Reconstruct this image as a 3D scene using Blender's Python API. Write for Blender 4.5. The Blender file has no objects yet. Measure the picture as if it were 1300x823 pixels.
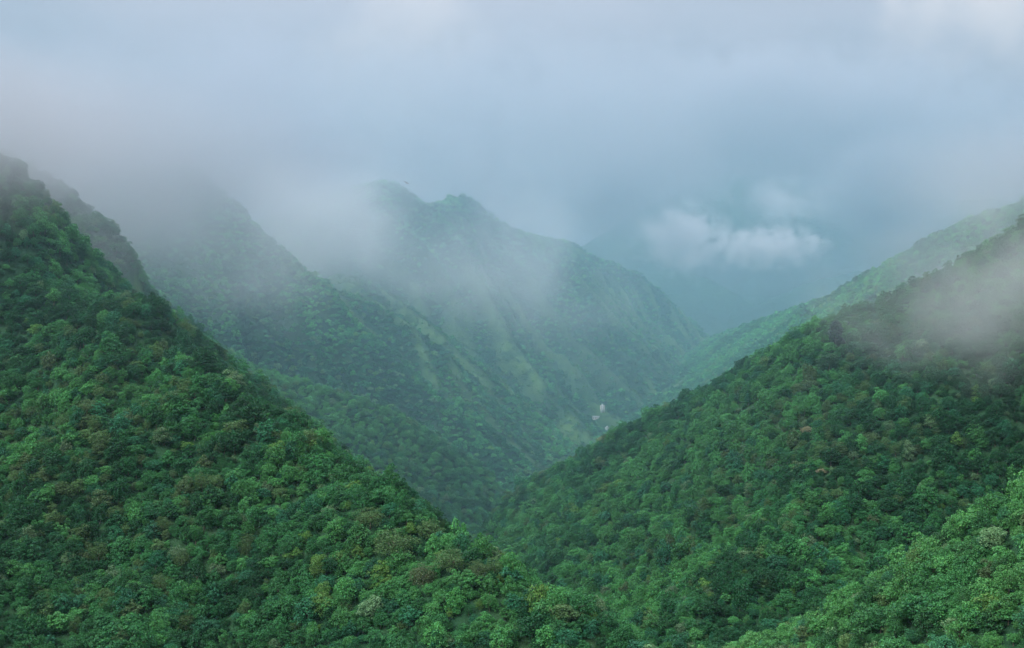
import bpy, math, random
import numpy as np

rng = np.random.default_rng(7)
random.seed(7)
scene = bpy.context.scene
COL = scene.collection
F_PX, CX, CY = 1500.0, 650.0, 411.5          # focal length and centre in photo pixels (1300 wide)
CANOPY = 7.0                                  # hills are modelled bare; the forest adds this much

# ------------------------------------------------------------------ noise
_T = rng.random((256, 256))
def vnoise(x, y, seed=0):
    x = np.asarray(x, float) + seed * 17.31; y = np.asarray(y, float) + seed * 41.77
    xi = np.floor(x).astype(int); yi = np.floor(y).astype(int)
    fx = x - xi; fy = y - yi
    fx = fx * fx * (3 - 2 * fx); fy = fy * fy * (3 - 2 * fy)
    a = _T[xi & 255, yi & 255]; b = _T[(xi + 1) & 255, yi & 255]
    c = _T[xi & 255, (yi + 1) & 255]; d = _T[(xi + 1) & 255, (yi + 1) & 255]
    return (a + (b - a) * fx) * (1 - fy) + (c + (d - c) * fx) * fy
def fbm(x, y, seed=0, octv=4):
    s = np.zeros_like(np.asarray(x, float)); a, t = 0.5, 0.0
    for o in range(octv):
        s = s + a * (vnoise(x, y, seed + o * 5) - 0.5); t += a
        x = x * 2.03; y = y * 2.03; a *= 0.5
    return s / t * 2                            # about -1 .. 1

# ------------------------------------------------------------------ terrain
def P(px, py, Y, drop=CANOPY):
    return np.array((Y * (px - CX) / F_PX, Y, -Y * (py - CY) / F_PX - drop))

# group, flank slope, gully depth, gully spacing, crest points as (photo x, photo y, metres away)
RIDGES = [
 ('near_west', .90, 12, 75, [(-420,20,1050),(-180,120,930),(0,200,850),(40,237,828),(60,270,815),(95,305,795),(150,367,765),(200,417,735),(250,452,710),(320,502,680),(380,541,655),(430,576,630),(500,612,600),(545,650,575),(600,687,545),(650,722,520),(720,757,500),(780,792,482),(840,850,470),(930,950,455)]),
 ('near_west', .75, 8, 60, [(150,367,765),(110,520,685),(60,640,628)]),
 ('near_west', .75, 8, 60, [(320,502,680),(270,600,632),(200,720,588)]),
 ('cliff_west', .95, 16, 60, [(-150,160,1250),(-20,180,1150),(60,222,1110),(100,255,1090),(130,275,1080),(152,296,1070),(168,335,1060),(205,382,1060),(255,418,1070),(300,462,1080),(340,508,1090),(380,560,1110),(430,620,1130),(480,680,1140)]),
 ('middle_west', .75, 18, 120, [(-100,260,1900),(120,235,1880),(200,205,1860),(250,214,1850),(300,255,1840),(345,300,1830),(400,352,1800),(450,410,1770),(500,462,1730),(550,507,1700),(600,556,1660),(650,598,1620)]),
 ('low_west', .8, 14, 80, [(150,380,1330),(250,425,1340),(340,472,1350),(420,492,1360),(500,518,1370),(560,550,1390),(610,592,1400),(634,620,1400),(642,650,1390)]),
 ('middle_west', .85, 18, 100, [(360,372,2060),(430,366,2030),(470,376,2010),(502,398,1970),(558,440,1930),(600,490,1880),(640,540,1830),(684,580,1790)]),
 ('middle_west', .85, 16, 100, [(420,345,2250),(470,350,2200),(540,400,2120),(600,455,2040),(660,515,1960),(710,565,1900)]),
 ('peak_west', .85, 20, 110, [(250,300,2750),(380,262,2700),(440,240,2670),(478,229,2650),(500,234,2640),(520,243,2620),(548,262,2590),(575,300,2530),(603,346,2460),(645,429,2340),(690,484,2240),(718,520,2170),(735,545,2120)]),
 ('peak_west', .90, 16, 100, [(500,234,2640),(520,320,2500),(545,372,2420),(590,440,2310),(640,490,2210),(690,535,2130)]),
 ('ridge_west', .90, 18, 110, [(548,262,2590),(566,252,2760),(585,247,2860),(600,257,2850),(626,276,2820),(660,296,2780),(676,330,2740),(690,372,2680),(720,432,2570),(755,483,2470),(772,508,2410),(785,527,2350)]),
 ('ridge_west', .90, 14, 100, [(626,276,2820),(640,340,2700),(655,385,2620),(690,440,2520),(730,495,2420),(752,525,2340)]),
 ('far_west', .85, 20, 110, [(660,296,2780),(700,303,3050),(722,306,3200),(740,317,3220),(760,327,3230),(782,337,3240),(805,345,3250),(830,362,3270),(855,385,3290),(875,402,3310),(892,420,3340),(905,440,3350)]),
 ('far_west', .90, 14, 100, [(722,308,3200),(735,360,3060),(752,405,2960),(792,474,2800),(808,496,2730),(820,512,2680)]),
 ('far_west', .90, 12, 90, [(760,327,3230),(775,385,3090),(800,435,2980),(825,475,2880)]),
 ('far_west', .90, 12, 90, [(782,337,3240),(800,390,3140),(826,430,3060),(850,465,2970)]),
 ('far_range', .85, 90, 420, [(300,345,6700),(600,335,6800),(740,310,6800),(820,262,6750),(870,238,6700),(920,215,6800),(980,222,6700),(1060,236,6500),(1250,250,6300),(1700,260,6200)]),
 ('far_range', .75, 60, 260, [(920,215,6800),(905,300,6300),(885,338,6050),(850,346,5900),(790,352,5800)]),
 ('far_range', .75, 60, 260, [(1010,225,6650),(985,310,6200),(955,352,5900),(905,378,5600),(880,398,5400),(862,418,5200)]),
 ('far_range', .75, 60, 260, [(1250,290,5900),(1120,322,5800),(1078,336,5700),(1030,360,5500),(985,378,5300),(940,398,5100),(905,418,4900)]),
 ('far_range', .75, 50, 200, [(1300,292,5050),(1120,335,4900),(1040,352,4800),(985,374,4700),(930,398,4600),(895,424,4500),(880,445,4450)]),
 ('far_range', .75, 50, 200, [(790,322,5650),(850,338,5500),(900,352,5350),(940,374,5150),(970,398,5000)]),
 ('far_east', .75, 18, 120, [(1700,130,1350),(1450,200,1420),(1330,243,1500),(1250,269,1570),(1200,291,1640),(1180,299,1670),(1150,318,1730),(1100,346,1860),(1060,371,2000),(1030,383,2150),(1000,393,2300),(950,411,2620),(915,424,2900),(890,438,3150),(872,455,3300)]),
 ('far_east', .55, 8, 90, [(1060,371,2000),(1040,410,2080),(1000,432,2150),(960,446,2230),(925,456,2300),(890,468,2400),(850,489,2500),(815,508,2570),(790,524,2620),(775,537,2640)]),
 ('near_east', .85, 14, 90, [(1800,80,760),(1450,210,820),(1300,280,860),(1250,310,868),(1200,344,876),(1150,365,884),(1100,386,892),(1060,397,900),(1035,406,908),(1000,427,920),(950,457,940),(900,487,962),(850,512,985),(800,537,1010),(760,562,1040),(700,592,1090),(650,622,1140),(612,655,1180),(590,680,1200)]),
 ('near_east', .70, 8, 70, [(1180,352,880),(1130,470,815),(1060,585,748),(980,668,705),(900,740,680)]),
 ('low_east', .80, 8, 60, [(1800,400,370),(1500,500,395),(1300,617,430),(1250,647,440),(1200,681,452),(1150,704,464),(1100,737,477),(1050,767,490),(1000,792,505),(950,808,522),(890,826,540),(800,872,560),(700,930,580)]),
]
RID3 = [(g, s, gd, gs, np.array([P(*p) for p in pts])) for g, s, gd, gs, pts in RIDGES]
GROUPS = ['ground'] + list(dict.fromkeys(r[0] for r in RIDGES))

RIBBED = ('middle_west', 'peak_west', 'ridge_west', 'far_west')
def rib(x, y):
    c = (x * .80 + y * .59) / 74 + .9 * fbm(x / 240, y / 240, 61) + .25 * fbm(x / 60, y / 60, 62)
    v = 1 - np.abs(2 * (c - np.floor(c)) - 1)                                   # 0 in the gully, 1 on the rib
    return v * v * (3 - 2 * v) * (.55 + .7 * vnoise(np.floor(c) * 3.3, y / 400, 63))
def height(x, y, full=False, only=None):
    """terrain height; with full also the index of the hill that forms it and the distance to its crest"""
    x = np.asarray(x, float); y = np.asarray(y, float)
    wx = x + 16 * fbm(x / 130, y / 130, 3); wy = y + 16 * fbm(x / 130, y / 130, 9)
    z = np.interp(y, [-3000, 0, 900, 1400, 2900, 4500, 6000, 9000, 13000], [-262, -262, -252, -244, -228, -165, -120, -60, 0])
    z = z + 5 * fbm(x / 160, y / 160, 2)
    who = np.zeros(x.shape, int); dist = np.full(x.shape, 1e3); rid = np.full(x.shape, -1)
    rr = np.hypot(x, y + 22)
    zc = -1.75 - 2.5 - .95 * np.maximum(rr - 20, 0) - .04 * rr                        # the lookout under the camera
    z = np.maximum(z, zc)
    for ri, (g, s, gd, gs, pts) in enumerate(RID3):
        if only is not None and ri != only: continue
        bd = np.full(x.shape, 1e9); ba = np.zeros(x.shape); run = 0.0
        sw = np.zeros(x.shape); sz = np.zeros(x.shape)
        for a, b in zip(pts[:-1], pts[1:]):
            ex, ey = b[0] - a[0], b[1] - a[1]
            L2 = ex * ex + ey * ey; L = math.sqrt(L2)
            t = np.clip(((wx - a[0]) * ex + (wy - a[1]) * ey) / L2, 0, 1)
            d = np.hypot(wx - a[0] - t * ex, wy - a[1] - t * ey)
            wt = L / (d * d + 9) ** 2                                            # the crest height nearby, blended over its bends
            sw += wt; sz += wt * (a[2] + t * (b[2] - a[2]))
            m = d < bd
            bd[m] = d[m]; ba[m] = (run + t * L)[m]
            run += L
        best = sz / sw - s * (np.sqrt(bd * bd + 64) - 8)
        far = np.clip((bd - 12) / 110, 0, 1)
        u = ba / gs + .5 * fbm(x / 190, y / 190, 21 + ri)
        gul = np.abs(2 * (vnoise(u, u * 0 + ri * 3.7 + bd / 900, 4) - .5))      # ridged: gullies run down from the crest
        best = best + gd * far * (gul - .35) * 1.3
        best = best + (2.2 + .02 * gd * 10 * far) * fbm(x / 48, y / 48, 30)
        if g in RIBBED:                                                          # parallel ribs running down the long valley wall
            best = best + 40 * np.clip((bd - 5) / 90, .15, 1) * (rib(x, y) - .45)
        m = best > z
        k = 34.0 if 'west' in g and ri > 3 else 10.0                              # hillsides run softly into one another
        hh = np.clip(.5 + .5 * (best - z) / k, 0, 1)
        z = z + (best - z) * hh + k * hh * (1 - hh); who[m] = GROUPS.index(g); dist[m] = bd[m]; rid[m] = ri
    z = z + .8 * fbm(x / 14, y / 14, 55, 2)
    if full:
        return z, who, dist, rid
    return z

# raise or lower the crests until their skylines, with the trees on them, stand where the photograph has them
for ri in (0, 3, 22, 24, 26):
    pts = RID3[ri][4]; src = np.array(RIDGES[ri][4], float)
    for it in range(4):
        for k in range(len(pts)):
            px, py, Y = src[k]
            if px < -60 or px > 1360: continue
            d = np.linspace(max(.55 * Y, 200), 1.45 * Y, 260)
            z = height(d * (px - CX) / F_PX, d, only=ri)
            top = np.min(CY - F_PX * (z + 6.5) / d)
            pts[k][2] -= .8 * float(np.clip((py - top) * Y / F_PX, -14, 14))
def hit(px, py, lo=60.0, hi=9000.0):
    """the terrain point seen through a photo pixel"""
    d = np.geomspace(lo, hi, 5000)
    x = d * (px - CX) / F_PX; zr = -d * (py - CY) / F_PX
    k = np.argmax(zr - height(x, d) < 0)
    return np.array((x[k], d[k], height(x[k:k + 1], d[k:k + 1])[0]))

# ------------------------------------------------------------------ material helpers
def new_mat(name):
    m = bpy.data.materials.new(name); m.use_nodes = True
    nt = m.node_tree; nt.nodes.clear()
    return m, nt, nt.nodes, nt.links
def N(nodes, t, **kw):
    n = nodes.new(t)
    for k, v in kw.items():
        if hasattr(n, k): setattr(n, k, v)
        else: n.inputs[k.replace('_', ' ')].default_value = v
    return n
def math_node(nt, op, a, b=None, c=None, clamp=False):
    n = nt.nodes.new('ShaderNodeMath'); n.operation = op; n.use_clamp = clamp
    for i, v in enumerate((a, b, c)):
        if v is None: continue
        if isinstance(v, (int, float)): n.inputs[i].default_value = v
        else: nt.links.new(v, n.inputs[i])
    return n.outputs[0]
def mix_col(nt, fac, a, b, blend='MIX'):
    n = nt.nodes.new('ShaderNodeMix'); n.data_type = 'RGBA'; n.blend_type = blend
    for s, v in ((n.inputs['Factor'], fac), (n.inputs['A'], a), (n.inputs['B'], b)):
        if isinstance(v, (int, float)): s.default_value = v
        elif isinstance(v, tuple): s.default_value = (*v[:3], 1)
        else: nt.links.new(v, s)
    return n.outputs['Result']
def plain_mat(name, col, rough=.7, noise=.15, scale=2.0):
    m, nt, nodes, links = new_mat(name)
    out = nodes.new('ShaderNodeOutputMaterial'); b = nodes.new('ShaderNodeBsdfPrincipled')
    tc = nodes.new('ShaderNodeTexCoord'); no = nodes.new('ShaderNodeTexNoise'); no.inputs['Scale'].default_value = scale
    links.new(tc.outputs['Object'], no.inputs['Vector'])
    c = mix_col(nt, no.outputs['Fac'], tuple(v * (1 - noise) for v in col), tuple(min(1, v * (1 + noise)) for v in col))
    links.new(c, b.inputs['Base Color']); b.inputs['Roughness'].default_value = rough
    links.new(b.outputs[0], out.inputs['Surface'])
    return m

def leaf_material():
    m, nt, nodes, links = new_mat('leaves')
    out = nodes.new('ShaderNodeOutputMaterial')
    at = nodes.new('ShaderNodeAttribute'); at.attribute_name = 'leaf_tint'; at.attribute_type = 'INSTANCER'
    ge = nodes.new('ShaderNodeNewGeometry')
    rnd = ge.outputs['Random Per Island']
    hs = nodes.new('ShaderNodeHueSaturation')
    links.new(at.outputs['Color'], hs.inputs['Color'])
    mr = nodes.new('ShaderNodeMapRange'); links.new(rnd, mr.inputs['Value'])
    mr.inputs['To Min'].default_value = .50; mr.inputs['To Max'].default_value = 1.65
    links.new(mr.outputs[0], hs.inputs['Value'])
    h2 = math_node(nt, 'FRACT', math_node(nt, 'MULTIPLY', rnd, 37.0))
    links.new(math_node(nt, 'MULTIPLY_ADD', h2, .05, .475), hs.inputs['Hue'])
    pb = nodes.new('ShaderNodeBsdfPrincipled'); links.new(hs.outputs['Color'], pb.inputs['Base Color'])
    pb.inputs['Roughness'].default_value = .5; pb.inputs['Specular IOR Level'].default_value = .18
    tr = nodes.new('ShaderNodeBsdfTranslucent'); links.new(mix_col(nt, 1.0, hs.outputs['Color'], (1.2, 1.35, .8), 'MULTIPLY'), tr.inputs['Color'])
    mx = nodes.new('ShaderNodeMixShader'); mx.inputs[0].default_value = .28
    links.new(pb.outputs[0], mx.inputs[1]); links.new(tr.outputs[0], mx.inputs[2])
    links.new(mx.outputs[0], out.inputs['Surface'])
    return m
def hill_material(name, far=False):
    m, nt, nodes, links = new_mat(name)
    out = nodes.new('ShaderNodeOutputMaterial'); b = nodes.new('ShaderNodeBsdfPrincipled')
    ge = nodes.new('ShaderNodeNewGeometry')
    def noise(scale, detail=4):
        n = nodes.new('ShaderNodeTexNoise'); n.inputs['Scale'].default_value = scale; n.inputs['Detail'].default_value = detail
        links.new(ge.outputs['Position'], n.inputs['Vector']); return n.outputs['Fac']
    def ramp(v, a, b_):
        n = nodes.new('ShaderNodeMapRange'); links.new(v, n.inputs['Value'])
        n.inputs['From Min'].default_value = a; n.inputs['From Max'].default_value = b_; return n.outputs[0]
    f = .25 if far else 1
    c = mix_col(nt, ramp(noise(.09 * f), .35, .65), (.010, .042, .020), (.026, .080, .034))
    c = mix_col(nt, ramp(noise(.012 * f), .45, .7), c, (.030, .070, .030))
    at = nodes.new('ShaderNodeAttribute'); at.attribute_name = 'grass'
    gc = mix_col(nt, noise(.05), (.062, .138, .044), (.098, .175, .058))
    c = mix_col(nt, math_node(nt, 'MULTIPLY', at.outputs['Fac'], ramp(noise(.055, 6), .36, .54)), c, gc)
    links.new(c, b.inputs['Base Color']); b.inputs['Roughness'].default_value = .9; b.inputs['Specular IOR Level'].default_value = .1
    bp = nodes.new('ShaderNodeBump'); bp.inputs['Strength'].default_value = 1.0; bp.inputs['Distance'].default_value = 14 if far else 1.5
    links.new(noise(.035 if far else .35, 5), bp.inputs['Height']); links.new(bp.outputs[0], b.inputs['Normal'])
    links.new(b.outputs[0], out.inputs['Surface'])
    return m

LEAF = leaf_material()
BARK = plain_mat('bark', (.11, .09, .07), .9, .4, 3)
HILL = hill_material('forest_floor'); HILL_FAR = hill_material('far_hillside', True)
WHITE = plain_mat('whitewash', (.58, .58, .55), .7, .06, .4)
GREYROOF = plain_mat('grey_roofing', (.28, .29, .30), .6, .2, .5)
REDROOF = plain_mat('rusty_roofing', (.30, .16, .12), .7, .25, .5)
PANE = plain_mat('dark_glass', (.03, .04, .05), .2, .1, 1)
DOORM = plain_mat('brown_door_paint', (.14, .09, .06), .6, .1, 1)
FEATHER = plain_mat('dark_feathers', (.018, .018, .020), .8, .3, 8)

# ------------------------------------------------------------------ mesh helpers
def mesh_np(name, verts, quads, mat):
    verts = np.asarray(verts, np.float32); quads = np.asarray(quads, np.int32)
    me = bpy.data.meshes.new(name); k = quads.shape[1]
    me.vertices.add(len(verts)); me.vertices.foreach_set('co', verts.ravel())
    me.loops.add(quads.size); me.loops.foreach_set('vertex_index', quads.ravel())
    me.polygons.add(len(quads)); me.polygons.foreach_set('loop_start', np.arange(0, quads.size, k, dtype=np.int32))
    me.update(calc_edges=True); me.validate()
    if mat: me.materials.append(mat)
    return me
def link(name, data, parent=None):
    o = bpy.data.objects.new(name, data); COL.objects.link(o)
    if parent is not None: o.parent = parent
    return o
def tag(o, label, cat=None, group=None, kind=None):
    o['label'] = label
    if cat: o['category'] = cat
    if group: o['group'] = group
    if kind: o['kind'] = kind
    return o

# ------------------------------------------------------------------ build the hills
A_IN = np.radians(33.0)
az = np.concatenate([np.linspace(-A_IN, A_IN, 600), np.linspace(A_IN, 2 * np.pi - A_IN, 110)[1:-1]])
ra = np.geomspace(4.0, 12500.0, 900)
GA, GR = np.meshgrid(az, ra, indexing='ij')
GX, GY = GR * np.sin(GA), GR * np.cos(GA)
GZ, GW, GD, GI = height(GX, GY, True)
GRASSY = {8: .9, 9: .6, 10: .95, 11: .75, 12: .35, 13: .95, 14: .8, 15: .6, 6: .45, 7: .5, 23: .95, 5: .35}
def grass_at(x, y, d, ri, w, z):
    g = np.zeros(x.shape)
    for k, v in GRASSY.items():
        m = ri == k
        # the grass lies on the camera side of a spur's crest
        g[m] = v * np.clip(1.0 - d[m] / 75 + 1.1 * fbm(x[m] / 110, y[m] / 110, 70 + k) + .7 * fbm(x[m] / 26, y[m] / 26, 75), 0, 1)
    rb = rib(x, y)
    wall = np.isin(w, [GROUPS.index(k) for k in RIBBED])
    g2 = np.clip((rb - .45) * 2.2, 0, 1) * np.clip(.95 + 1.5 * fbm(x / 170, y / 170, 66), 0, 1) * np.clip((y - 1750) / 250, 0, 1)
    g = np.where(wall, np.maximum(g * (.25 + .75 * np.clip(rb * 1.6, 0, 1)), g2), g)
    c = (w == GROUPS.index('cliff_west'))
    pk = fbm(x / 55, y / 55, 81)
    g = np.where(c & (pk > .42), np.maximum(g, .55), g)
    g = g * np.where(wall, np.clip((150 - z) / 60, 0, 1), 1)                       # forest again on the high crests
    return np.clip(g * 1.3 - .15, 0, 1)
GG = grass_at(GX, GY, GD, GI, GW, GZ)
na, nr = GA.shape
I, J = np.meshgrid(np.arange(na), np.arange(nr - 1), indexing='ij')
I2 = (I + 1) % na
faces = np.stack([I * nr + J, I2 * nr + J, I2 * nr + J + 1, I * nr + J + 1], -1).reshape(-1, 4)
V = np.stack([GX, GY, GZ], -1).reshape(-1, 3)
fw = GW.reshape(-1)[faces[:, 0]]
hill_label = {
 'ground': 'dark green valley bottom between the forested hills',
 'near_west': 'near forested hillside falling from upper left to the bottom centre',
 'cliff_west': 'steep cliffy forested spur just behind the near left hillside',
 'middle_west': 'hazy forested slope in the middle of the left valley side',
 'low_west': 'low bluish green spur at the foot of the left valley side',
 'peak_west': 'dark misty peak with grassy spurs on the left valley side',
 'ridge_west': 'sharp ridge right of the misty peak with pale grassy spurs',
 'far_west': 'blue green ridge end closing the left valley side',
 'far_range': 'farthest blue mountain under the low clouds',
 'far_east': 'hazy ridge behind the near right hillside, with a pale grassy foot',
 'near_east': 'broad forested hillside falling from the right to the valley',
 'low_east': 'nearest forested spur in the bottom right corner'}
for gi, g in enumerate(GROUPS):
    fs = faces[fw == gi]
    if not len(fs): continue
    u, inv = np.unique(fs, return_inverse=True)
    me = mesh_np('ground' if g == 'ground' else 'hill', V[u], inv.reshape(-1, 4), HILL_FAR if g == 'far_range' else HILL)
    at = me.attributes.new('grass', 'FLOAT', 'POINT'); at.data.foreach_set('value', GG.reshape(-1)[u].astype(np.float32))
    me.polygons.foreach_set('use_smooth', np.ones(len(fs), bool))
    o = link('ground' if g == 'ground' else 'hill', me)
    tag(o, hill_label[g], 'ground' if g == 'ground' else 'hill', kind='structure')

# highest view angle met so far along each azimuth, for what the hills hide
ANG = np.maximum.accumulate((GZ + 3) / GR, axis=1)
def seen(x, y, z, slack):
    r = np.hypot(x, y); a = np.arctan2(x, y)
    ia = np.clip(((a + A_IN) / (2 * A_IN) * 599).round().astype(int), 0, 599)
    ir = np.clip(np.searchsorted(ra, r * .985) - 1, 0, nr - 1)
    return (z + slack) / r > ANG[ia, ir]

# ------------------------------------------------------------------ tree prototypes (unit crown radius)
def crown_mesh(seed, n_lump, n_card, card, flat=.75, lump_r=.34, shape='dome', up=.5, mat=None):
    r = np.random.default_rng(seed)
    k = np.arange(n_lump) + .5
    ph = k * 2.39996 + r.random() * 6; h = 1 - 1.8 * k / n_lump            # sunflower dome, open below
    rad = np.sqrt(np.clip(1 - h * h, 0, 1))
    if shape == 'cone':
        hh = 1 - k / n_lump; rad = (1 - hh) ** .8 * .62 + .04; c = np.stack([rad * np.cos(ph), rad * np.sin(ph), hh * 3.2 - .6], 1)
        lump_r = lump_r * (.5 + .8 * (1 - hh))
    elif shape == 'column':
        c = np.stack([rad * np.cos(ph) * .62, rad * np.sin(ph) * .62, h * 1.3 + .6], 1); lump_r = np.full(n_lump, lump_r)
    else:
        core = .72 if shape == 'dome' else .8
        c = np.stack([rad * np.cos(ph) * core, rad * np.sin(ph) * core, h * core * flat], 1)
        c *= (1 + .42 * (r.random((n_lump, 1)) - .5) * 2)
        lump_r = lump_r * (.65 + .75 * r.random(n_lump))
    lump_r = np.broadcast_to(lump_r, n_lump)
    li = r.integers(0, n_lump, n_card)
    v = r.normal(size=(n_card, 3)); v /= np.linalg.norm(v, axis=1, keepdims=True)
    v[:, 2] = np.where(v[:, 2] < -.35, -v[:, 2], v[:, 2])
    p = c[li] + v * (lump_r[li] * (.72 + .38 * r.random(n_card) + .5 * (r.random(n_card) < .07)))[:, None] * np.array((1, 1, .82))
    n = v + np.array((0, 0, up)) + .75 * r.normal(size=(n_card, 3)); n /= np.linalg.norm(n, axis=1, keepdims=True)
    t = np.cross(n, r.normal(size=(n_card, 3))); t /= np.linalg.norm(t, axis=1, keepdims=True)
    b = np.cross(n, t)
    s = card * (.6 + .8 * r.random(n_card)); w = s * (.55 + .35 * r.random(n_card))
    q = np.stack([p - t * s[:, None], p + b * w[:, None] - t * (s * .1)[:, None] + n * (s * .12)[:, None],
                  p + t * s[:, None] - n * (s * .25)[:, None], p - b * w[:, None] + t * (s * .15)[:, None]], 1)
    return mesh_np('crown', q.reshape(-1, 3), np.arange(n_card * 4).reshape(-1, 4), mat or LEAF)
def trunk_mesh(seed, height_=1.15, thick=.055, conical=False):
    r = np.random.default_rng(seed); vs, qs = [], []
    def limb(a, b, r0, r1, n=5):
        a, b = np.array(a), np.array(b); d = (b - a) / np.linalg.norm(b - a)
        t = np.cross(d, (0.3, 1, .1)); t /= np.linalg.norm(t); u = np.cross(d, t)
        base = len(vs); mid = (a + b) / 2 + r.normal(size=3) * .03
        for c, rr in ((a, r0), (mid, (r0 + r1) / 2), (b, r1)):
            for i in range(n):
                an = i / n * 2 * math.pi; vs.append(c + (t * math.cos(an) + u * math.sin(an)) * rr)
        for k in range(2):
            for i in range(n):
                j = (i + 1) % n; qs.append((base + k * n + i, base + k * n + j, base + (k + 1) * n + j, base + (k + 1) * n + i))
    top = (r.normal() * .05, r.normal() * .05, 2.3 if conical else .15)
    limb((0, 0, -height_), top, thick, thick * .45, 7)
    for i in range(5 if not conical else 2):
        an = i * 1.3 + r.random(); e = .45 + .3 * r.random()
        limb((0, 0, -.35 + .1 * i), (math.cos(an) * e, math.sin(an) * e, .1 + .3 * r.random()), thick * .5, thick * .15)
    return mesh_np('trunk', vs, qs, BARK)

# name: crown mesh, trunk mesh, how high the crown centre stands over the ground in crown radii
PROTO = {
 'lumpy':   (crown_mesh(1, 30, 3400, .060, 1.0, .32), trunk_mesh(11), 1.0),
 'broad':   (crown_mesh(2, 46, 3600, .055, .80, .26), trunk_mesh(12), .85),
 'dense':   (crown_mesh(3, 64, 4200, .045, .95, .22), trunk_mesh(13), .95),
 'ragged':  (crown_mesh(4, 18, 2800, .068, 1.2, .38), trunk_mesh(14), 1.1),
 'tufted':  (crown_mesh(5, 38, 3000, .068, 1.05, .23, up=.9), trunk_mesh(15), 1.0),
 'spreading': (crown_mesh(6, 34, 3300, .060, .85, .30, up=.8), trunk_mesh(16), .9),
 'feathery': (crown_mesh(7, 52, 4600, .034, .95, .28, up=.2), trunk_mesh(17), .95),
 'columnar': (crown_mesh(8, 40, 2600, .065, 1, .30, 'column'), trunk_mesh(18), .9),
 'conical': (crown_mesh(9, 54, 2600, .065, 1, .26, 'cone'), trunk_mesh(19, conical=True), .9),
 'far_round': (crown_mesh(21, 12, 420, .17, .80, .42), trunk_mesh(31), .9),
 'far_ragged': (crown_mesh(22, 9, 380, .18, 1.0, .44), trunk_mesh(32), 1.0),
 'far_flat': (crown_mesh(23, 14, 420, .16, .62, .38), trunk_mesh(33), .85),
 'uneven': (crown_mesh(41, 13, 2900, .062, 1.05, .42), trunk_mesh(51), 1.0),
 'clumped': (crown_mesh(42, 22, 3200, .058, .9, .36, up=.7), trunk_mesh(52), .95),
 'plumed': (crown_mesh(43, 44, 3000, .072, 1.15, .20, up=1.1), trunk_mesh(53), 1.0),
}
PN = list(PROTO)
NEAR_K = np.array([0, 1, 2, 3, 4, 5, 6, 12, 13, 14])
NEAR_W = np.array([.13, .12, .11, .11, .10, .11, .05, .10, .10, .07]); NEAR_W /= NEAR_W.sum()
TINTS = {
 'deep green': (.013, .080, .030), 'mid green': (.029, .140, .048), 'bright green': (.050, .200, .060),
 'yellow-green': (.080, .190, .046), 'olive green': (.062, .136, .050), 'brownish': (.062, .120, .050),
 'blue-green': (.022, .126, .062), 'pale green': (.092, .185, .092)}
TN = list(TINTS); TV = np.array([TINTS[k] for k in TN])

# ------------------------------------------------------------------ where the trees stand
def scatter(y0, y1, step, rmin, rmax):
    wmax = y1 * .55 + 45
    gx = np.arange(-wmax, wmax, step); gy = np.arange(y0, y1, step)
    X, Y = np.meshgrid(gx, gy); X = X.ravel(); Y = Y.ravel()
    X = X + (rng.random(X.size) - .5) * step * .95; Y = Y + (rng.random(Y.size) - .5) * step * .95
    m = np.abs(X) < Y * .55 + 45; X, Y = X[m], Y[m]
    Z, W, D, RI = height(X, Y, True)
    R = rmin + (rmax - rmin) * rng.random(X.size) ** 2.0
    py = CY - F_PX * (Z + 6) / Y
    m = (py > -40) & (py < 880) & seen(X, Y, Z, 26)
    return [a[m] for a in (X, Y, Z, W, D, RI, R)]
parts = [scatter(250, 1000, 4.0, 1.7, 5.2), scatter(1000, 1500, 4.8, 2.2, 5.2), scatter(1500, 2350, 6.4, 2.8, 5.2), scatter(2350, 3600, 8.6, 3.3, 6.0)]
TX, TY, TZ, TW, TD, TRI, TR = [np.concatenate([p[i] for p in parts]) for i in range(7)]
nT = len(TX)
TG = grass_at(TX, TY, TD, TRI, TW, TZ)
r1 = rng.random(nT)
keep = (TG < .35) | (r1 < .55)
# species patches and tints
pa = fbm(TX / 70, TY / 70, 91); pb = fbm(TX / 110, TY / 110, 97); r2 = rng.random(nT)
ti = np.full(nT, 1)
ti[(pa < -.12)] = 0; ti[(pa > .15)] = 2
ti[r2 < .11] = 6; ti[(r2 > .11) & (r2 < .21)] = 0; ti[(r2 > .21) & (r2 < .32)] = 2
ti[(r2 > .44) & (r2 < .44 + .02 + .28 * np.clip(pb, 0, 1))] = 4
ti[(r2 > .80) & (r2 < .80 + .12 * np.clip(pb, 0, 1))] = 5
ti[(r2 > .90) & (r2 < .903 + .12 * np.clip(-pb, 0, 1))] = 3
ti[(r2 > .975)] = 7
pi_ = rng.choice(NEAR_K, nT, p=NEAR_W)
pi_[(ti == 4) & (rng.random(nT) < .6)] = 6
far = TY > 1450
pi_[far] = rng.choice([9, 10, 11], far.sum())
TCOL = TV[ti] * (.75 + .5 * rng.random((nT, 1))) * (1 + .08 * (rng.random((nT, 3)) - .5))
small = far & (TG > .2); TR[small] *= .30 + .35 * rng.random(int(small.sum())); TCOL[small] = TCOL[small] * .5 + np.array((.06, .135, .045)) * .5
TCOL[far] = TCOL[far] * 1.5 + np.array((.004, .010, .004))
le = TW == GROUPS.index('low_east')
TCOL[le] = TCOL[le] * 1.12 + np.array((.012, .022, .004))
lw = TW == GROUPS.index('low_west')
TCOL[lw] = TCOL[lw] * 1.15 + np.array((.008, .016, .004))
TCOL *= (1 + .18 * fbm(TX / 140, TY / 140, 113))[:, None]
emergent = rng.random(nT) < .035; TR[emergent] *= 1.2
TYAW = rng.random(nT) * 6.283
TSX = .80 + .4 * rng.random(nT); TSZ = .75 + .65 * rng.random(nT) ** 1.5; TSZ[emergent] *= 1.25
special = []                                                   # (index, word for the label)
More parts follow.
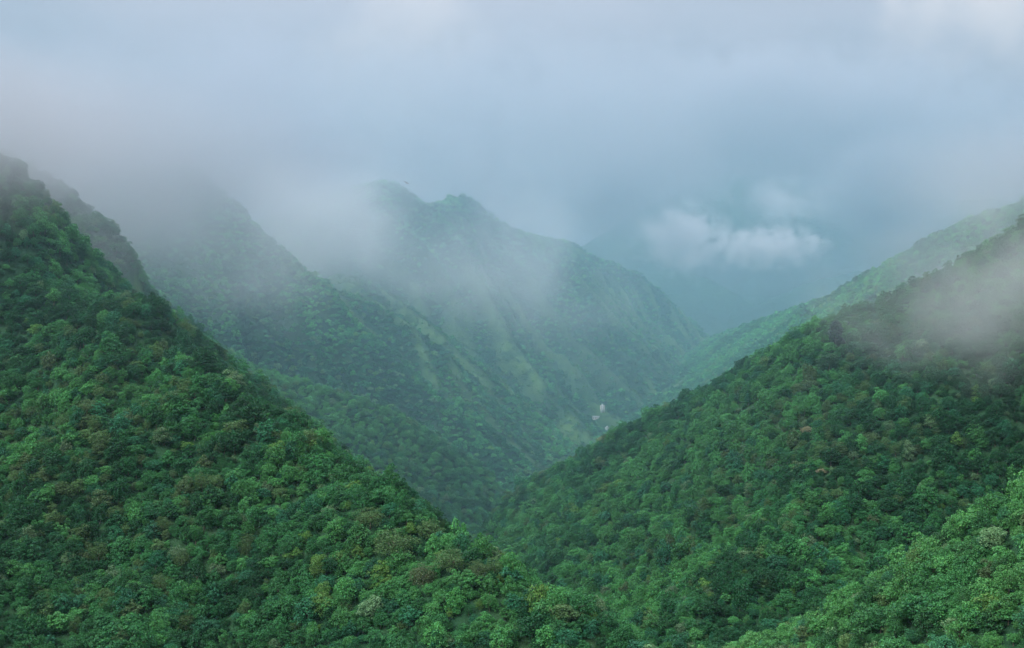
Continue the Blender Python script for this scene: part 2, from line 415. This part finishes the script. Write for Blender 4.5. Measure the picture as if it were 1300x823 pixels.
def add_tree(px, py, r, proto, tint, sz=1.0, word=None, name='broadleaf_tree', col=None, clear=True, lift=0):
    """a tree of the photograph at the pixel of its crown's middle"""
    global TX, TY, TZ, TW, TD, TRI, TR, TCOL, TYAW, TSX, TSZ, ti, pi_, keep, TG
    h = hit(px, py + F_PX * r * .6 / max(hit(px, py)[1], 1))
    if clear: keep &= np.hypot(TX - h[0], TY - h[1]) > r * .8
    app = lambda a, v: np.append(a, [v], 0)
    TX, TY, TZ = app(TX, h[0]), app(TY, h[1]), app(TZ, h[2]); TW = app(TW, 0); TD = app(TD, 0.); TRI = app(TRI, 0); TG = app(TG, 0.)
    TR = app(TR, r); TYAW = app(TYAW, random.random() * 6); TSX = app(TSX, 1.0); TSZ = app(TSZ, sz)
    ti = app(ti, TN.index(tint)); pi_ = app(pi_, PN.index(proto)); keep = app(keep, True)
    TCOL = app(TCOL, np.array(col or TINTS[tint]))
    special.append((len(TX) - 1, name, word))
# houses come first so that trees can be kept clear of them
HOUSES = [  # photo pixel of the middle, width, depth, height, yaw
 (765, 519, 8, 7, 9, .15), (757, 531, 13, 7, 4.2, -.25), (771, 543, 8, 6, 4, .4)]
HPOS = []
for px, py, w, d, hh, yaw in HOUSES:
    h = hit(px, py + 3); HPOS.append(h)
    keep &= ~((np.abs(TX - h[0]) < w * .75 + 4) & (TY > h[1] - 70) & (TY < h[1] + d + 4))
    dd = h[1]
add_tree(500, 692, 11.5, 'feathery', 'olive green', .62, 'wide domed tree, brown twigged on top, largest near the spur crest')
add_tree(575, 714, 9.0, 'feathery', 'olive green', .62, 'wide olive dome below the last bend of the spur crest')
add_tree(537, 736, 6.5, 'feathery', 'olive green', .85, 'fuzzy olive dome between two dark crowns under the wide domes', col=(.075, .115, .055))
add_tree(588, 683, 7.5, 'feathery', 'brownish', .8, 'brownish dome standing out on the spur crest against the valley')
add_tree(546, 678, 6.0, 'dense', 'olive green', .9, 'dull olive dome just below the spur crest')
add_tree(607, 731, 5.5, 'feathery', 'brownish', .9, 'small brown twiggy crown right of the wide olive domes')
add_tree(382, 540, 6.0, 'dense', 'brownish', .8, 'bronze topped tree on the crest of the left hillside')
add_tree(395, 560, 6.5, 'dense', 'olive green', .8, None)
add_tree(470, 660, 7.5, 'feathery', 'olive green', .7, 'flat olive crown just left of the widest dome')
add_tree(676, 805, 7.0, 'lumpy', 'deep green', .9, 'dark green dome at the bottom edge near the foot of the spur')
add_tree(300, 545, 7.0, 'spreading', 'olive green', .7, None)
add_tree(110, 520, 7.0, 'feathery', 'brownish', .7, None)
add_tree(130, 560, 7.5, 'dense', 'olive green', .7, None)
add_tree(720, 780, 6.5, 'spreading', 'olive green', .7, None)
add_tree(1170, 775, 8.5, 'broad', 'mid green', .75, 'widest rounded green crown on the bottom right spur')
add_tree(1262, 770, 5.5, 'spreading', 'yellow-green', .8, 'bright yellow-green crown low on the bottom right spur')
add_tree(1150, 722, 3.6, 'conical', 'brownish', .55, 'thin brown dead crown on the crest of the bottom right spur')
add_tree(1257, 735, 3.4, 'ragged', 'brownish', 1.0, 'small brown dying tree among green crowns on the right spur')
add_tree(1061, 436, 6.2, 'columnar', 'deep green', 1.05, 'tall dark columnar tree standing alone on the right hillside', 'columnar_tree', col=(.010, .035, .030))
add_tree(1039, 404, 4.6, 'conical', 'deep green', .75, 'pointed dark conifer breaking the crest of the right hillside', 'conifer_tree')
add_tree(1052, 462, 8.5, 'dense', 'mid green', .8, 'big rounded crown just below the dark columnar tree', col=(.035, .10, .05))
add_tree(1167, 299, 7.5, 'conical', 'deep green', .6, 'small far conifer on the misty ridge line of the right side', 'conifer_tree')
add_tree(768, 562, 6.5, 'spreading', 'pale green', .6, 'cream topped crown at the crest of the right hillside', col=(.16, .19, .10))
add_tree(1024, 546, 5.0, 'broad', 'pale green', .6, 'beige flowering crown in the middle of the right hillside', col=(.20, .21, .13))
add_tree(1043, 598, 3.4, 'broad', 'pale green', .6, 'small cream flowering crown on the right hillside', col=(.24, .23, .15))
add_tree(545, 655, 3.4, 'tufted', 'pale green', .8, 'whitish green crown on the spur crest', col=(.16, .20, .14))
add_tree(775, 521, 8, 'far_round', 'mid green', .8, 'rounded tree beside the tall white house')
add_tree(744, 536, 8, 'far_ragged', 'mid green', .9, 'ragged tree left of the long low white house')
add_tree(783, 548, 8, 'far_flat', 'deep green', .8, 'flat dark tree beside the smallest white house', clear=False)

# which trees show largest: these become things of their own
dist = np.hypot(TX, TY)
cz = TZ + TR * .95
PXX = CX + F_PX * TX / TY; PYY = CY - F_PX * cz / TY
size = TR * TSX / dist * (seen(TX, TY, cz, 1.5)) * (PXX > 4) * (PXX < 1296) * (PYY > 0) * (PYY < 815) * keep
for i, *_ in special: size[i] = max(size[i], 1.0)
ind = np.argsort(-size)[:300]
is_ind = np.zeros(len(TX), bool); is_ind[ind] = True

# ------------------------------------------------------------------ labels that single each tree out
SHAPEW = {'lumpy': 'lumpy', 'broad': 'broad', 'dense': 'tightly rounded', 'ragged': 'ragged', 'tufted': 'tufted', 'spreading': 'spreading',
          'feathery': 'fuzzy', 'columnar': 'columnar', 'conical': 'conical', 'far_round': 'rounded', 'far_ragged': 'ragged', 'far_flat': 'flat', 'uneven': 'uneven', 'clumped': 'clumped', 'plumed': 'plumed'}
def place(i):
    x, y = PXX[i], PYY[i]
    if TY[i] > 1450: return 'by the white houses'
    east = x > 800
    if east and y > 617 + (1300 - x) * .45: base = 'the bottom right spur'
    elif east: base = 'the right hillside'
    else: base = 'the left hillside'
    if base == 'the left hillside':
        row = 'at the bottom edge of' if y > 770 else 'low on' if y > 690 else 'halfway up' if y > 580 else 'high on'
    elif base == 'the right hillside':
        row = 'low on' if y > 660 else 'in the middle of' if y > 520 else 'high on'
    else:
        row = 'at the bottom edge of' if y > 780 else 'low on' if y > 735 else 'near the top of'
    return row + ' ' + base
def desc(i):
    s = TR[i]; sw = 'large ' if s > 6.0 else 'small ' if s < 4.2 else ''
    return sw + TN[ti[i]] + ' ' + SHAPEW[PN[pi_[i]]] + ' crown'
def simple(i):
    return ('large ' if TR[i] > 6.0 else 'small ' if TR[i] < 4.2 else '') + TN[ti[i]]
labels = {}; used = set()
words_of = {i: (n, w) for i, n, w in special}
for i in ind:
    if i in words_of and words_of[i][1]: labels[i] = words_of[i][1]; used.add(labels[i])
todo = [i for i in ind if i not in labels]
base = {i: desc(i) + ' ' + place(i) for i in todo}
cnt = {}
for i in todo: cnt[base[i]] = cnt.get(base[i], 0) + 1
for i in todo:
    if cnt[base[i]] == 1: labels[i] = base[i]; used.add(base[i])
def rel(dx, dy):
    return ('right of' if dx > 0 else 'left of') if abs(dx) > abs(dy) else ('below' if dy > 0 else 'above')
for i in todo:
    if i in labels: continue
    nb = sorted(ind, key=lambda j: (PXX[j] - PXX[i]) ** 2 + (PYY[j] - PYY[i]) ** 2)[1:25]
    for j in nb:
        l = desc(i).replace(' crown', '') + ' tree ' + rel(PXX[i] - PXX[j], PYY[i] - PYY[j]) + ' a ' + simple(j) + ' crown ' + place(i).replace('at the bottom edge of', 'low down').replace('near the top of', 'atop').replace('in the middle of the', 'on the mid')
        if l not in used and len(l.split()) <= 16: labels[i] = l; break
    if i not in labels: labels[i] = base[i]
    used.add(labels[i])

# ------------------------------------------------------------------ the single trees
def set_tree_shape(i, root):
    p = PN[pi_[i]]
    root.location = (TX[i], TY[i], TZ[i] + TR[i] * PROTO[p][2] * min(TSZ[i], 1.1))
    root.rotation_euler = (0, 0, TYAW[i])
    root.scale = (TR[i] * TSX[i], TR[i] * TSX[i], TR[i] * TSZ[i])
first = {}
order = sorted(ind, key=lambda i: -size[i])
for i in order:
    p = PN[pi_[i]]
    nm = words_of.get(i, ('broadleaf_tree', None))[0]
    if p not in first:
        root = link(nm, None); cr = link('crown', PROTO[p][0], root); tk = link('trunk', PROTO[p][1], root)
        first[p] = (root, cr, tk)
    else:
        a, b, c = first[p]
        root = a.copy(); COL.objects.link(root); root.name = nm
        cr = b.copy(); COL.objects.link(cr); cr.parent = root
        tk = c.copy(); COL.objects.link(tk); tk.parent = root
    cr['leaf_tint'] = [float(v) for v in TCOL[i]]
    set_tree_shape(i, root)
    root.empty_display_size = .1
    tag(root, labels[i], 'tree', {'conifer_tree': 'conifers on the right ridges'}.get(nm, 'broadleaf trees of the nearest hillsides') if nm != 'columnar_tree' else None)

# ------------------------------------------------------------------ the rest of the forest: one object of instances
rest = np.where(keep & ~is_ind)[0]
print('TREES', len(rest), 'near', int((TY[rest] < 1450).sum()), 'single', len(ind))
def forest_object(name, idx, label):
    me = bpy.data.meshes.new(name); n = len(idx)
    hgt = np.array([PROTO[p][2] for p in PN])[pi_[idx]]
    co = np.stack([TX[idx], TY[idx], TZ[idx] + TR[idx] * hgt * np.minimum(TSZ[idx], 1.1)], 1).astype(np.float32)
    me.vertices.add(n); me.vertices.foreach_set('co', co.ravel())
    def attr(nm, typ, arr, key):
        a = me.attributes.new(nm, typ, 'POINT'); a.data.foreach_set(key, np.ascontiguousarray(arr).ravel())
    tilt = rng.normal(size=(n, 2)) * .08
    attr('turn', 'FLOAT_VECTOR', np.stack([tilt[:, 0], tilt[:, 1], TYAW[idx]], 1).astype(np.float32), 'vector')
    attr('size', 'FLOAT_VECTOR', np.stack([TR[idx] * TSX[idx], TR[idx] * TSX[idx], TR[idx] * TSZ[idx]], 1).astype(np.float32), 'vector')
    attr('species', 'INT', pi_[idx].astype(np.int32), 'value')
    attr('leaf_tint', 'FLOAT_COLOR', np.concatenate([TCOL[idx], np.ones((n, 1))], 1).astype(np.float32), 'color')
    o = link(name, me); tag(o, label, 'forest', kind='stuff')
    ng = bpy.data.node_groups.new(name, 'GeometryNodeTree')
    ng.interface.new_socket('Geometry', in_out='INPUT', socket_type='NodeSocketGeometry')
    ng.interface.new_socket('Geometry', in_out='OUTPUT', socket_type='NodeSocketGeometry')
    gi = ng.nodes.new('NodeGroupInput'); go = ng.nodes.new('NodeGroupOutput'); jn = ng.nodes.new('GeometryNodeJoinGeometry')
    L = ng.links
    def named(nm, dt):
        a = ng.nodes.new('GeometryNodeInputNamedAttribute'); a.data_type = dt; a.inputs['Name'].default_value = nm
        return a.outputs['Attribute']
    e2r = ng.nodes.new('FunctionNodeEulerToRotation'); L.new(named('turn', 'FLOAT_VECTOR'), e2r.inputs[0])
    sz = named('size', 'FLOAT_VECTOR'); sp = named('species', 'INT')
    for k in sorted(set(pi_[idx].tolist())):
        p = PN[k]
        ob = ng.nodes.new('GeometryNodeObjectInfo'); ob.inputs['Object'].default_value = first[p][1]; ob.transform_space = 'ORIGINAL'
        ob2 = ng.nodes.new('GeometryNodeObjectInfo'); ob2.inputs['Object'].default_value = first[p][2]; ob2.transform_space = 'ORIGINAL'
        j = ng.nodes.new('GeometryNodeJoinGeometry'); L.new(ob.outputs['Geometry'], j.inputs[0])
        if k < 9 or k > 11: L.new(ob2.outputs['Geometry'], j.inputs[0])
        cp = ng.nodes.new('FunctionNodeCompare'); cp.data_type = 'INT'; cp.operation = 'EQUAL'
        ia = [s for s in cp.inputs if s.type == 'INT']
        L.new(sp, ia[0]); ia[1].default_value = int(k)
        io = ng.nodes.new('GeometryNodeInstanceOnPoints')
        L.new(gi.outputs[0], io.inputs['Points']); L.new(cp.outputs['Result'], io.inputs['Selection'])
        L.new(j.outputs[0], io.inputs['Instance']); L.new(e2r.outputs[0], io.inputs['Rotation']); L.new(sz, io.inputs['Scale'])
        L.new(io.outputs[0], jn.inputs[0])
    L.new(jn.outputs[0], go.inputs[0])
    md = o.modifiers.new('trees', 'NODES'); md.node_group = ng
    return o
forest_object('forest', rest, 'dense green forest covering both valley sides beyond the nearest trees')

# ------------------------------------------------------------------ houses
def box(verts, quads, x0, x1, y0, y1, z0, z1):
    b = len(verts)
    verts += [(x, y, z) for z in (z0, z1) for x, y in ((x0, y0), (x1, y0), (x1, y1), (x0, y1))]
    quads += [(b, b + 3, b + 2, b + 1), (b + 4, b + 5, b + 6, b + 7)] + [(b + i, b + (i + 1) % 4, b + 4 + (i + 1) % 4, b + 4 + i) for i in range(4)]
def boxes(name, lst, mat, parent):
    v, q = [], []
    for l in lst: box(v, q, *l)
    return link(name, mesh_np(name, v, q, mat), parent)
def house(pos, w, d, h, yaw, label, gable, roofmat, floors):
    root = link('house', None); root.location = (pos[0], pos[1] + d / 2, pos[2] + .2); root.rotation_euler = (0, 0, yaw)
    tag(root, label, 'house', 'houses on the valley floor')
    boxes('wall', [(-w / 2, w / 2, -d / 2, d / 2, -6, h)], WHITE, root)
    if gable:
        rh = d * .32; e = .6; v = []; q = []
        v = [(-w / 2 - e, -d / 2 - e, h - .1), (w / 2 + e, -d / 2 - e, h - .1), (w / 2 + e, 0, h + rh), (-w / 2 - e, 0, h + rh), (-w / 2 - e, d / 2 + e, h - .1), (w / 2 + e, d / 2 + e, h - .1)]
        v += [(x, y, z - .25) for x, y, z in v]
        q = [(0, 1, 2, 3), (3, 2, 5, 4), (7, 6, 9, 8), (8, 9, 10, 11), (0, 6, 7, 1), (4, 5, 11, 10), (0, 3, 9, 6), (3, 4, 10, 9), (1, 7, 8, 2), (2, 8, 11, 5)]
        link('roof', mesh_np('roof', v, q, roofmat), root)
    else:
        boxes('roof', [(-w / 2 - .4, w / 2 + .4, -d / 2 - .4, d / 2 + .4, h + .002, h + .5), (-w * .2, w * .15, -d * .2, d * .2, h + .502, h + 2.6)], roofmat, root)
    n = max(2, int(w / 4))
    for f in range(floors):
        for k in range(n):
            if f == 0 and k == n // 2: continue
            x = -w / 2 + (k + .5) * w / n; z = f * h / floors + h / floors * .35
            fr = boxes('window', [(x - .85, x + .85, -d / 2 - .06, -d / 2 - .002, z, z + 1.7)], WHITE, root)
            boxes('pane', [(x - .7, x + .7, -d / 2 - .09, -d / 2 - .062, z + .12, z + 1.58)], PANE, fr)
    x = -w / 2 + (n // 2 + .5) * w / n
    boxes('door', [(x - .7, x + .7, -d / 2 - .08, -d / 2 - .002, 0, 2.2)], DOORM, root)
house(HPOS[0], *HOUSES[0][2:], 'tall white house, uppermost of the three on the valley floor', False, WHITE, 4)
house(HPOS[1], *HOUSES[1][2:], 'long low white house with grey roof below the tall one', True, GREYROOF, 2)
house(HPOS[2], *HOUSES[2][2:], 'smallest white house, nearest to the right hillside crest', False, WHITE, 2)

# ------------------------------------------------------------------ birds
def bird(px, py, Y, span, roll, yaw, flap, label):
    # one continuous body: outline rings nose to tail, wings grown from the middle
    v, q = [], []
    prof = [(-.30, .01), (-.24, .045), (-.12, .07), (.02, .075), (.18, .05), (.30, .03), (.44, .035)]
    n = 8
    for k, (y, r) in enumerate(prof):
        for i in range(n):
            a = i / n * 2 * math.pi
            fl = .35 if k == len(prof) - 1 else 1
            v.append((math.cos(a) * r * (2.2 if fl < 1 else 1), y, math.sin(a) * r * .8 * fl))
    for k in range(len(prof) - 1):
        for i in range(n):
            q.append((k * n + i, k * n + (i + 1) % n, (k + 1) * n + (i + 1) % n, (k + 1) * n + i))
    for s in (-1, 1):
        sec = [(.04, -.13, .15, 0), (.22, -.17, .10, flap * .16), (.45, -.13, .10, flap * .22), (.70, -.05, .09, flap * .17), (.98, .05, .08, flap * .04)]
        b = len(v)
        for x, y0, y1, z in sec:
            v += [(s * x, y0, z), (s * x, y1, z - .01), (s * x, y1, z + .012), (s * x, y0, z + .025)]
        for k in range(len(sec) - 1):
            for i in range(4):
                q.append((b + k * 4 + i, b + k * 4 + (i + 1) % 4, b + k * 4 + 4 + (i + 1) % 4, b + k * 4 + 4 + i))
        q.append(tuple(b + (len(sec) - 1) * 4 + i for i in range(4)))
    o = link('bird', mesh_np('bird', v, q, FEATHER))
    o.location = P(px, py, Y, 0); o.scale = (span / 2,) * 3; o.rotation_euler = (.75, roll, yaw)
    tag(o, label, 'bird', 'birds gliding over the valley')
bird(516, 232.5, 190, 1.15, .35, .5, .9, 'dark bird gliding in front of the misty peak')
bird(640.5, 255, 300, .8, .5, 1.1, 1.2, 'tiny bird flying in the mist right of the peak')
bird(159.5, 48, 330, .95, -.6, -.4, 1.0, 'tiny bird high in the pale sky over the left hillside')

# ------------------------------------------------------------------ haze and mist
def haze_box(density, colour):
    zt = float(GZ.max()) + 30; zb = float(GZ.min()) - 1.5; E = 12600
    v, q = [], []; box(v, q, -E, E, -E, E, zb, zt)
    m, nt, nodes, links = new_mat('haze_air')
    out = nodes.new('ShaderNodeOutputMaterial'); pv = nodes.new('ShaderNodeVolumePrincipled')
    pv.inputs['Color'].default_value = (*colour, 1); pv.inputs['Density'].default_value = density; pv.inputs['Anisotropy'].default_value = .7
    links.new(pv.outputs[0], out.inputs['Volume'])
    o = link('haze', mesh_np('haze', v, q, m)); tag(o, 'thin blue haze filling the whole valley air', 'haze', kind='stuff')
haze_box(0.55e-4, (.55, .80, .95))

def ico(level=3):
    import bmesh
    bm = bmesh.new(); bmesh.ops.create_icosphere(bm, subdivisions=level, radius=1.0)
    me = bpy.data.meshes.new('mist'); bm.to_mesh(me); bm.free(); return me
def mist_material(seed, density, scale, soft, cut, detail=4.0, aspect=(1, 1, 1), colour=(.865, .88, .912), rot=0.0, aniso=.8):
    m, nt, nodes, links = new_mat('drifting_mist')
    out = nodes.new('ShaderNodeOutputMaterial'); pv = nodes.new('ShaderNodeVolumePrincipled')
    pv.inputs['Color'].default_value = (*colour, 1); pv.inputs['Anisotropy'].default_value = aniso
    tc = nodes.new('ShaderNodeTexCoord')
    ln = nodes.new('ShaderNodeVectorMath'); ln.operation = 'LENGTH'; links.new(tc.outputs['Object'], ln.inputs[0])
    ge = nodes.new('ShaderNodeNewGeometry')
    mp = nodes.new('ShaderNodeMapping'); links.new(ge.outputs['Position'], mp.inputs['Vector'])
    mp.inputs['Location'].default_value = (seed * 13.7, seed * 7.1, seed * 3.3)
    mp.inputs['Scale'].default_value = tuple(a / scale for a in aspect); mp.inputs['Rotation'].default_value = (0, rot, 0)
    no = nodes.new('ShaderNodeTexNoise'); no.inputs['Scale'].default_value = 1; no.inputs['Detail'].default_value = detail; no.inputs['Roughness'].default_value = .62
    no.inputs['Distortion'].default_value = .4
    links.new(mp.outputs[0], no.inputs['Vector'])
    edge = math_node(nt, 'SUBTRACT', 1.0, ln.outputs['Value'])                       # 1 in the middle, 0 at the rim
    v = math_node(nt, 'MULTIPLY_ADD', no.outputs['Fac'], 3.2, math_node(nt, 'MULTIPLY_ADD', edge, 1.1, -cut))
    mr = nodes.new('ShaderNodeMapRange'); mr.interpolation_type = 'SMOOTHSTEP'; links.new(v, mr.inputs['Value'])
    mr.inputs['From Min'].default_value = 0; mr.inputs['From Max'].default_value = soft
    rim = nodes.new('ShaderNodeMapRange'); rim.interpolation_type = 'SMOOTHSTEP'; links.new(edge, rim.inputs['Value'])
    rim.inputs['From Min'].default_value = 0; rim.inputs['From Max'].default_value = .6
    links.new(math_node(nt, 'MULTIPLY', math_node(nt, 'MULTIPLY', mr.outputs[0], rim.outputs[0]), density), pv.inputs['Density'])
    links.new(pv.outputs[0], out.inputs['Volume'])
    m.cycles.volume_step_rate = .65 if hasattr(m.cycles, 'volume_step_rate') else 1
    return m
def mist(px, py, Y, rx, rz, ry, label, density, scale, soft=1.5, cut=.85, seed=1, roll=0.0, **kw):
    """rx, rz: half size in photo pixels; ry: half depth in metres"""
    o = link('mist', ico()); k = Y / F_PX
    o.location = P(px, py, Y, 0); o.scale = (rx * k, ry, rz * k); o.rotation_euler = (0, roll, 0)
    o.data.materials.append(mist_material(seed, density, scale, soft, cut, **kw))
    tag(o, label, 'mist', kind='stuff')
def far_air():
    o = link('mist', ico(5)); o.location = (0, 2350, 30); o.scale = (2900, 1700, 600)
    m, nt, nodes, links = new_mat('valley_mist')
    out = nodes.new('ShaderNodeOutputMaterial'); pv = nodes.new('ShaderNodeVolumePrincipled')
    pv.inputs['Color'].default_value = (.48, .82, 1.0, 1); pv.inputs['Density'].default_value = 3.0e-4; pv.inputs['Anisotropy'].default_value = .7
    links.new(pv.outputs[0], out.inputs['Volume']); o.data.materials.append(m)
    tag(o, 'thin bluish mist filling the far valley', 'mist', kind='stuff')
if True:
    far_air()
    mist(-20, 165, 780, 230, 170, 150, 'mist veiling the top of the near left hillside', .013, 120, seed=1, cut=1.45, colour=(.845, .89, .925))
    mist(120, 300, 935, 140, 160, 70, 'thin mist between the left hillside and the cliffy spur behind', .007, 90, seed=22, cut=1.5)
    mist(90, 190, 1020, 230, 160, 190, 'mist around the cliffy spur behind the left hillside', .011, 150, seed=2, cut=1.5, colour=(.845, .89, .925))
    mist(190, 205, 1480, 270, 190, 330, 'thick white mist pouring between the left spurs', .008, 230, seed=3, cut=1.4, colour=(.83, .875, .91))
    mist(350, 310, 1540, 300, 160, 200, 'thin drifting mist across the middle left slope', .0055, 150, seed=4, cut=1.7, detail=6, colour=(.91, .945, .96), aniso=.5)
    mist(330, 170, 2200, 200, 160, 350, 'mist bank left of the misty peak', .008, 320, seed=5, cut=1.4, colour=(.84, .86, .905))
    mist(415, 275, 2350, 105, 110, 200, 'bright mist bank beside the misty peak', .011, 190, seed=6, cut=1.5)
    mist(420, 300, 1920, 190, 120, 150, 'pale mist lying on the shoulder below the misty peak', .007, 150, seed=24, cut=1.6, detail=6, colour=(.91, .945, .96), aniso=.5)
    mist(570, 335, 2130, 330, 120, 170, 'torn mist trailing over the grassy spurs', .006, 160, seed=7, roll=.5, cut=1.68, detail=6, colour=(.91, .945, .96), aniso=.5)
    mist(600, 135, 3300, 430, 150, 350, 'mist rolling over the tops of the peaks', .006, 260, seed=8, cut=1.5, detail=6)
    mist(690, 335, 2450, 200, 110, 160, 'pale mist wisp in front of the far grassy spurs', .006, 160, seed=9, roll=.6, cut=1.65, detail=6, colour=(.91, .945, .96), aniso=.5)
    mist(510, 235, 2560, 120, 70, 110, 'thin mist dissolving the summit of the misty peak', .006, 110, seed=27, cut=1.65, detail=6)
    mist(640, 250, 2680, 110, 75, 130, 'mist breaking the skyline between the two peaks', .010, 130, seed=25, roll=.5, cut=1.7, detail=6)
    mist(780, 225, 4600, 190, 120, 400, 'mist behind the sharp ridge', .007, 330, seed=10, cut=1.35)
    mist(866, 304, 4500, 95, 70, 260, 'white puffy cloud left of the gap in the clouds', .022, 70, seed=11, soft=.8, cut=1.95, detail=8, colour=(.94, .94, .96), aniso=.3)
    mist(972, 314, 4400, 120, 44, 220, 'white puffy cloud low before the farthest mountain', .028, 55, seed=12, soft=.8, cut=1.95, detail=8, colour=(.94, .94, .96), aniso=.3)
    mist(1130, 245, 4500, 125, 105, 400, 'cloud bank over the right end of the farthest mountain', .010, 200, seed=13, soft=1.0, cut=1.45, detail=6)
    mist(960, 165, 5600, 560, 135, 700, 'broken cloud hiding the top of the farthest mountain', .005, 300, seed=14, soft=.9, cut=1.5, detail=6)
    mist(1000, 255, 4700, 110, 50, 250, 'torn cloud crossing the farthest mountain', .007, 110, seed=23, soft=.7, cut=2.0, detail=7, aniso=.3)
    mist(1250, 375, 700, 310, 190, 130, 'thin mist drifting across the right hillside', .009, 62, seed=15, soft=1.2, cut=1.85, detail=8, colour=(.93, .98, .98), aniso=.6)
    mist(960, 345, 5500, 260, 60, 350, 'pale mist lying between the farthest blue ridges', .0016, 400, seed=26, cut=1.1, detail=3, colour=(.75, .88, .97))
    mist(1310, 235, 1350, 250, 115, 320, 'mist on the top of the right ridges', .007, 150, seed=16, cut=1.5, detail=6, colour=(.93, .94, .96))
    mist(1190, 325, 1250, 170, 80, 170, 'faint mist between the two right ridges', .005, 130, seed=17, cut=1.7)

# ------------------------------------------------------------------ sky, sun, camera
SUN_EL, SUN_AZ = math.radians(44), math.radians(-128)         # azimuth from +Y towards +X
w = bpy.data.worlds.new('World'); scene.world = w; w.use_nodes = True
nt = w.node_tree; nt.nodes.clear()
out = nt.nodes.new('ShaderNodeOutputWorld'); bg = nt.nodes.new('ShaderNodeBackground'); bg.inputs['Strength'].default_value = .1
sk = nt.nodes.new('ShaderNodeTexSky'); sk.sky_type = 'NISHITA'; sk.sun_disc = False
sk.sun_elevation = SUN_EL; sk.sun_rotation = SUN_AZ
tc = nt.nodes.new('ShaderNodeTexCoord')
sp = nt.nodes.new('ShaderNodeSeparateXYZ'); nt.links.new(tc.outputs['Generated'], sp.inputs[0])
def wnoise(scale, detail, loc, sx=1, sz=1):
    mp = nt.nodes.new('ShaderNodeMapping'); mp.inputs['Location'].default_value = loc; mp.inputs['Scale'].default_value = (sx, 1, sz)
    nt.links.new(tc.outputs['Generated'], mp.inputs['Vector'])
    n = nt.nodes.new('ShaderNodeTexNoise'); n.inputs['Scale'].default_value = scale; n.inputs['Detail'].default_value = detail; n.inputs['Roughness'].default_value = .5
    nt.links.new(mp.outputs[0], n.inputs['Vector']); return n.outputs['Fac']
def wramp(v, a, b, c=0., d=1.):
    n = nt.nodes.new('ShaderNodeMapRange'); n.interpolation_type = 'SMOOTHSTEP'; nt.links.new(v, n.inputs['Value'])
    for k, x in zip(('From Min', 'From Max', 'To Min', 'To Max'), (a, b, c, d)): n.inputs[k].default_value = x
    return n.outputs[0]
grey = (1.42, 1.32, 1.44); lilac = (1.80, 1.62, 1.74); cream = (2.9, 2.5, 2.35); slate = (1.02, 1.02, 1.22)
cloud = mix_col(nt, wramp(wnoise(3.2, 5, (3, 1, 7), 1, 1.6), .40, .60), grey, lilac)
def bank(px, py, inner, outer):
    """how much of a cloud bank centred on a direction covers the sky, ragged by noise"""
    d = np.array((px - CX, F_PX, CY - py)); d = d / np.linalg.norm(d)
    dp = nt.nodes.new('ShaderNodeVectorMath'); dp.operation = 'DOT_PRODUCT'; dp.inputs[1].default_value = tuple(d)
    nt.links.new(tc.outputs['Generated'], dp.inputs[0])
    an = math_node(nt, 'ARCCOSINE', math_node(nt, 'MINIMUM', dp.outputs['Value'], .999999))
    an = math_node(nt, 'ADD', an, math_node(nt, 'MULTIPLY_ADD', wnoise(9, 6, (px * .01, 2, py * .01)), .34, -.17))
    return wramp(an, math.radians(inner), math.radians(outer), 1, 0)
cloud = mix_col(nt, bank(780, 190, 0, 8), cloud, slate)
cloud = mix_col(nt, bank(1260, 10, 0, 5), cloud, cream)
cloud = mix_col(nt, math_node(nt, 'MULTIPLY', bank(480, 50, 0, 6), .6), cloud, cream)
# overcast: the zenith is brighter than the horizon
zen = wramp(sp.outputs['Z'], .12, .9, 1.0, 7.2)
cz_ = nt.nodes.new('ShaderNodeVectorMath'); cz_.operation = 'SCALE'; nt.links.new(cloud, cz_.inputs[0]); nt.links.new(zen, cz_.inputs['Scale'])
nt.links.new(mix_col(nt, .96, sk.outputs[0], cz_.outputs[0]), bg.inputs['Color'])
nt.links.new(bg.outputs[0], out.inputs['Surface'])

sd = bpy.data.lights.new('sun', 'SUN'); sd.energy = 1.5; sd.angle = math.radians(12); sd.color = (1, .96, .9)
so = link('sun', sd)
from mathutils import Vector
sv = Vector((math.sin(SUN_AZ) * math.cos(SUN_EL), math.cos(SUN_AZ) * math.cos(SUN_EL), math.sin(SUN_EL)))
so.rotation_euler = sv.to_track_quat('Z', 'Y').to_euler(); so.location = (0, 0, 900)

cd = bpy.data.cameras.new('camera'); cd.sensor_width = 36; cd.lens = 36 * F_PX / 1300; cd.clip_start = 1; cd.clip_end = 40000
co = link('camera', cd); co.rotation_euler = (math.pi / 2, 0, 0); scene.camera = co

vs = scene.view_settings; vs.view_transform = 'Standard'; vs.look = 'None'; vs.exposure = 1.15; vs.gamma = 1; vs.use_curve_mapping = False
cy = scene.cycles
cy.max_bounces = 4; cy.diffuse_bounces = 2; cy.glossy_bounces = 1; cy.transmission_bounces = 2; cy.volume_bounces = 2; cy.transparent_max_bounces = 8
cy.use_denoising = True
